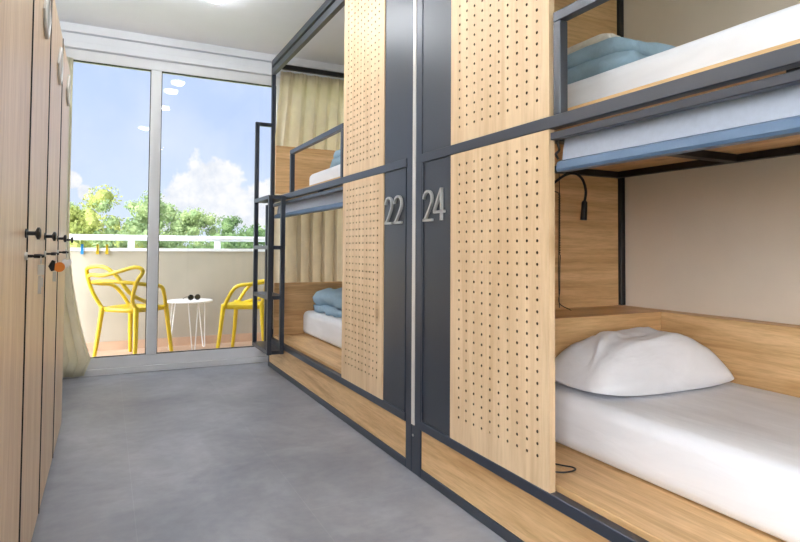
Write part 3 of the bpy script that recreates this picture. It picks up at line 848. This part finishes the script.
lobes = [(0.1520, 0.9833, 0.0997, 0.052), (0.1194, 0.9905, 0.0678, 0.052), (0.0898, 0.9947, 0.0509, 0.042), (0.1727, 0.9819, 0.0776, 0.042), (0.1967, 0.9789, 0.0552, 0.034), (0.2311, 0.9707, 0.0659, 0.042), (0.2488, 0.9629, 0.1047, 0.017), (-0.0304, 0.9962, 0.0820, 0.013), (-0.0504, 0.9938, 0.0988, 0.017)]
acc = None
for (dx, dy, dz, rr) in lobes:
    d = N(nt, 'ShaderNodeVectorMath', operation='DISTANCE'); nt.links.new(nrm.outputs[0], d.inputs[0]); d.inputs[1].default_value = (dx, dy, dz)
    v = mt('SUBTRACT', 1.0, mt('DIVIDE', d.outputs['Value'], rr))
    acc = v if acc is None else mt('MAXIMUM', acc, v)
f = mt('ADD', acc, mt('MULTIPLY', mt('SUBTRACT', n.outputs['Fac'], .5), 1.5))
cm = ramp(nt, f, [(.02, (0, 0, 0, 1)), (.22, (1, 1, 1, 1))])
mx = N(nt, 'ShaderNodeMix', data_type='RGBA'); nt.links.new(cm.outputs[0], mx.inputs['Factor'])
n3 = N(nt, 'ShaderNodeTexNoise', Scale=9.0, Detail=5.0); nt.links.new(tc.outputs['Generated'], n3.inputs['Vector'])
wisp = ramp(nt, n3.outputs['Fac'], [(.45, (0, 0, 0, 1)), (.8, (.5, .5, .5, 1))])
m0 = N(nt, 'ShaderNodeMix', data_type='RGBA'); nt.links.new(wisp.outputs[0], m0.inputs['Factor']); nt.links.new(grad.outputs[0], m0.inputs['A']); m0.inputs['B'].default_value = (.75, .79, .88, 1)
nt.links.new(m0.outputs['Result'], mx.inputs['A'])
cc = ramp(nt, n.outputs['Fac'], [(.3, (.62, .67, .76, 1)), (.6, (.86, .86, .87, 1))])
nt.links.new(cc.outputs[0], mx.inputs['B'])
sunside = ramp(nt, mt('ADD', mt('MULTIPLY', sep.outputs['X'], -.8), mt('MULTIPLY', sep.outputs['Y'], -.6)), [(.15, (0, 0, 0, 1)), (.6, (1, 1, 1, 1))])
ms = N(nt, 'ShaderNodeMix', data_type='RGBA'); nt.links.new(sunside.outputs[0], ms.inputs['Factor'])
nt.links.new(mx.outputs['Result'], ms.inputs['A']); ms.inputs['B'].default_value = (10, 10.2, 10.6, 1)
nt.links.new(ms.outputs['Result'], bg.inputs['Color']); bg.inputs['Strength'].default_value = 1.0

sl = bpy.data.lights.new('sun', 'SUN'); sl.energy = 1.35; sl.angle = .01; sl.color = (1, .95, .86)
so = bpy.data.objects.new('sun', sl); COL.objects.link(so)
so.rotation_euler = Vector((.45, .62, -1.0)).to_track_quat('-Z', 'Y').to_euler()

# ------------------------------------------------------------------ camera
yaw, pitch, roll, fpx, sy = (0.467440, 0.032176, 0.006180, 581.234, -41.430)
fw = Vector((math.sin(yaw)*math.cos(pitch), math.cos(yaw)*math.cos(pitch), math.sin(pitch)))
rt = Vector((math.cos(yaw), -math.sin(yaw), 0)); up = rt.cross(fw)
c_, s_ = math.cos(roll), math.sin(roll)
rt, up = rt*c_+up*s_, up*c_-rt*s_
cam = bpy.data.cameras.new('camera'); co = bpy.data.objects.new('camera', cam); COL.objects.link(co)
co.matrix_world = Matrix(((rt.x, up.x, -fw.x, 0), (rt.y, up.y, -fw.y, 0), (rt.z, up.z, -fw.z, 1.0), (0, 0, 0, 1)))
cam.sensor_width = 36; cam.lens = fpx*36/800; cam.shift_y = sy/800; cam.clip_start = .02; cam.clip_end = 500
S.camera = co
S.view_settings.view_transform = 'Standard'; S.view_settings.look = 'None'
S.view_settings.exposure = 0.3; S.view_settings.gamma = 1; S.view_settings.use_curve_mapping = False
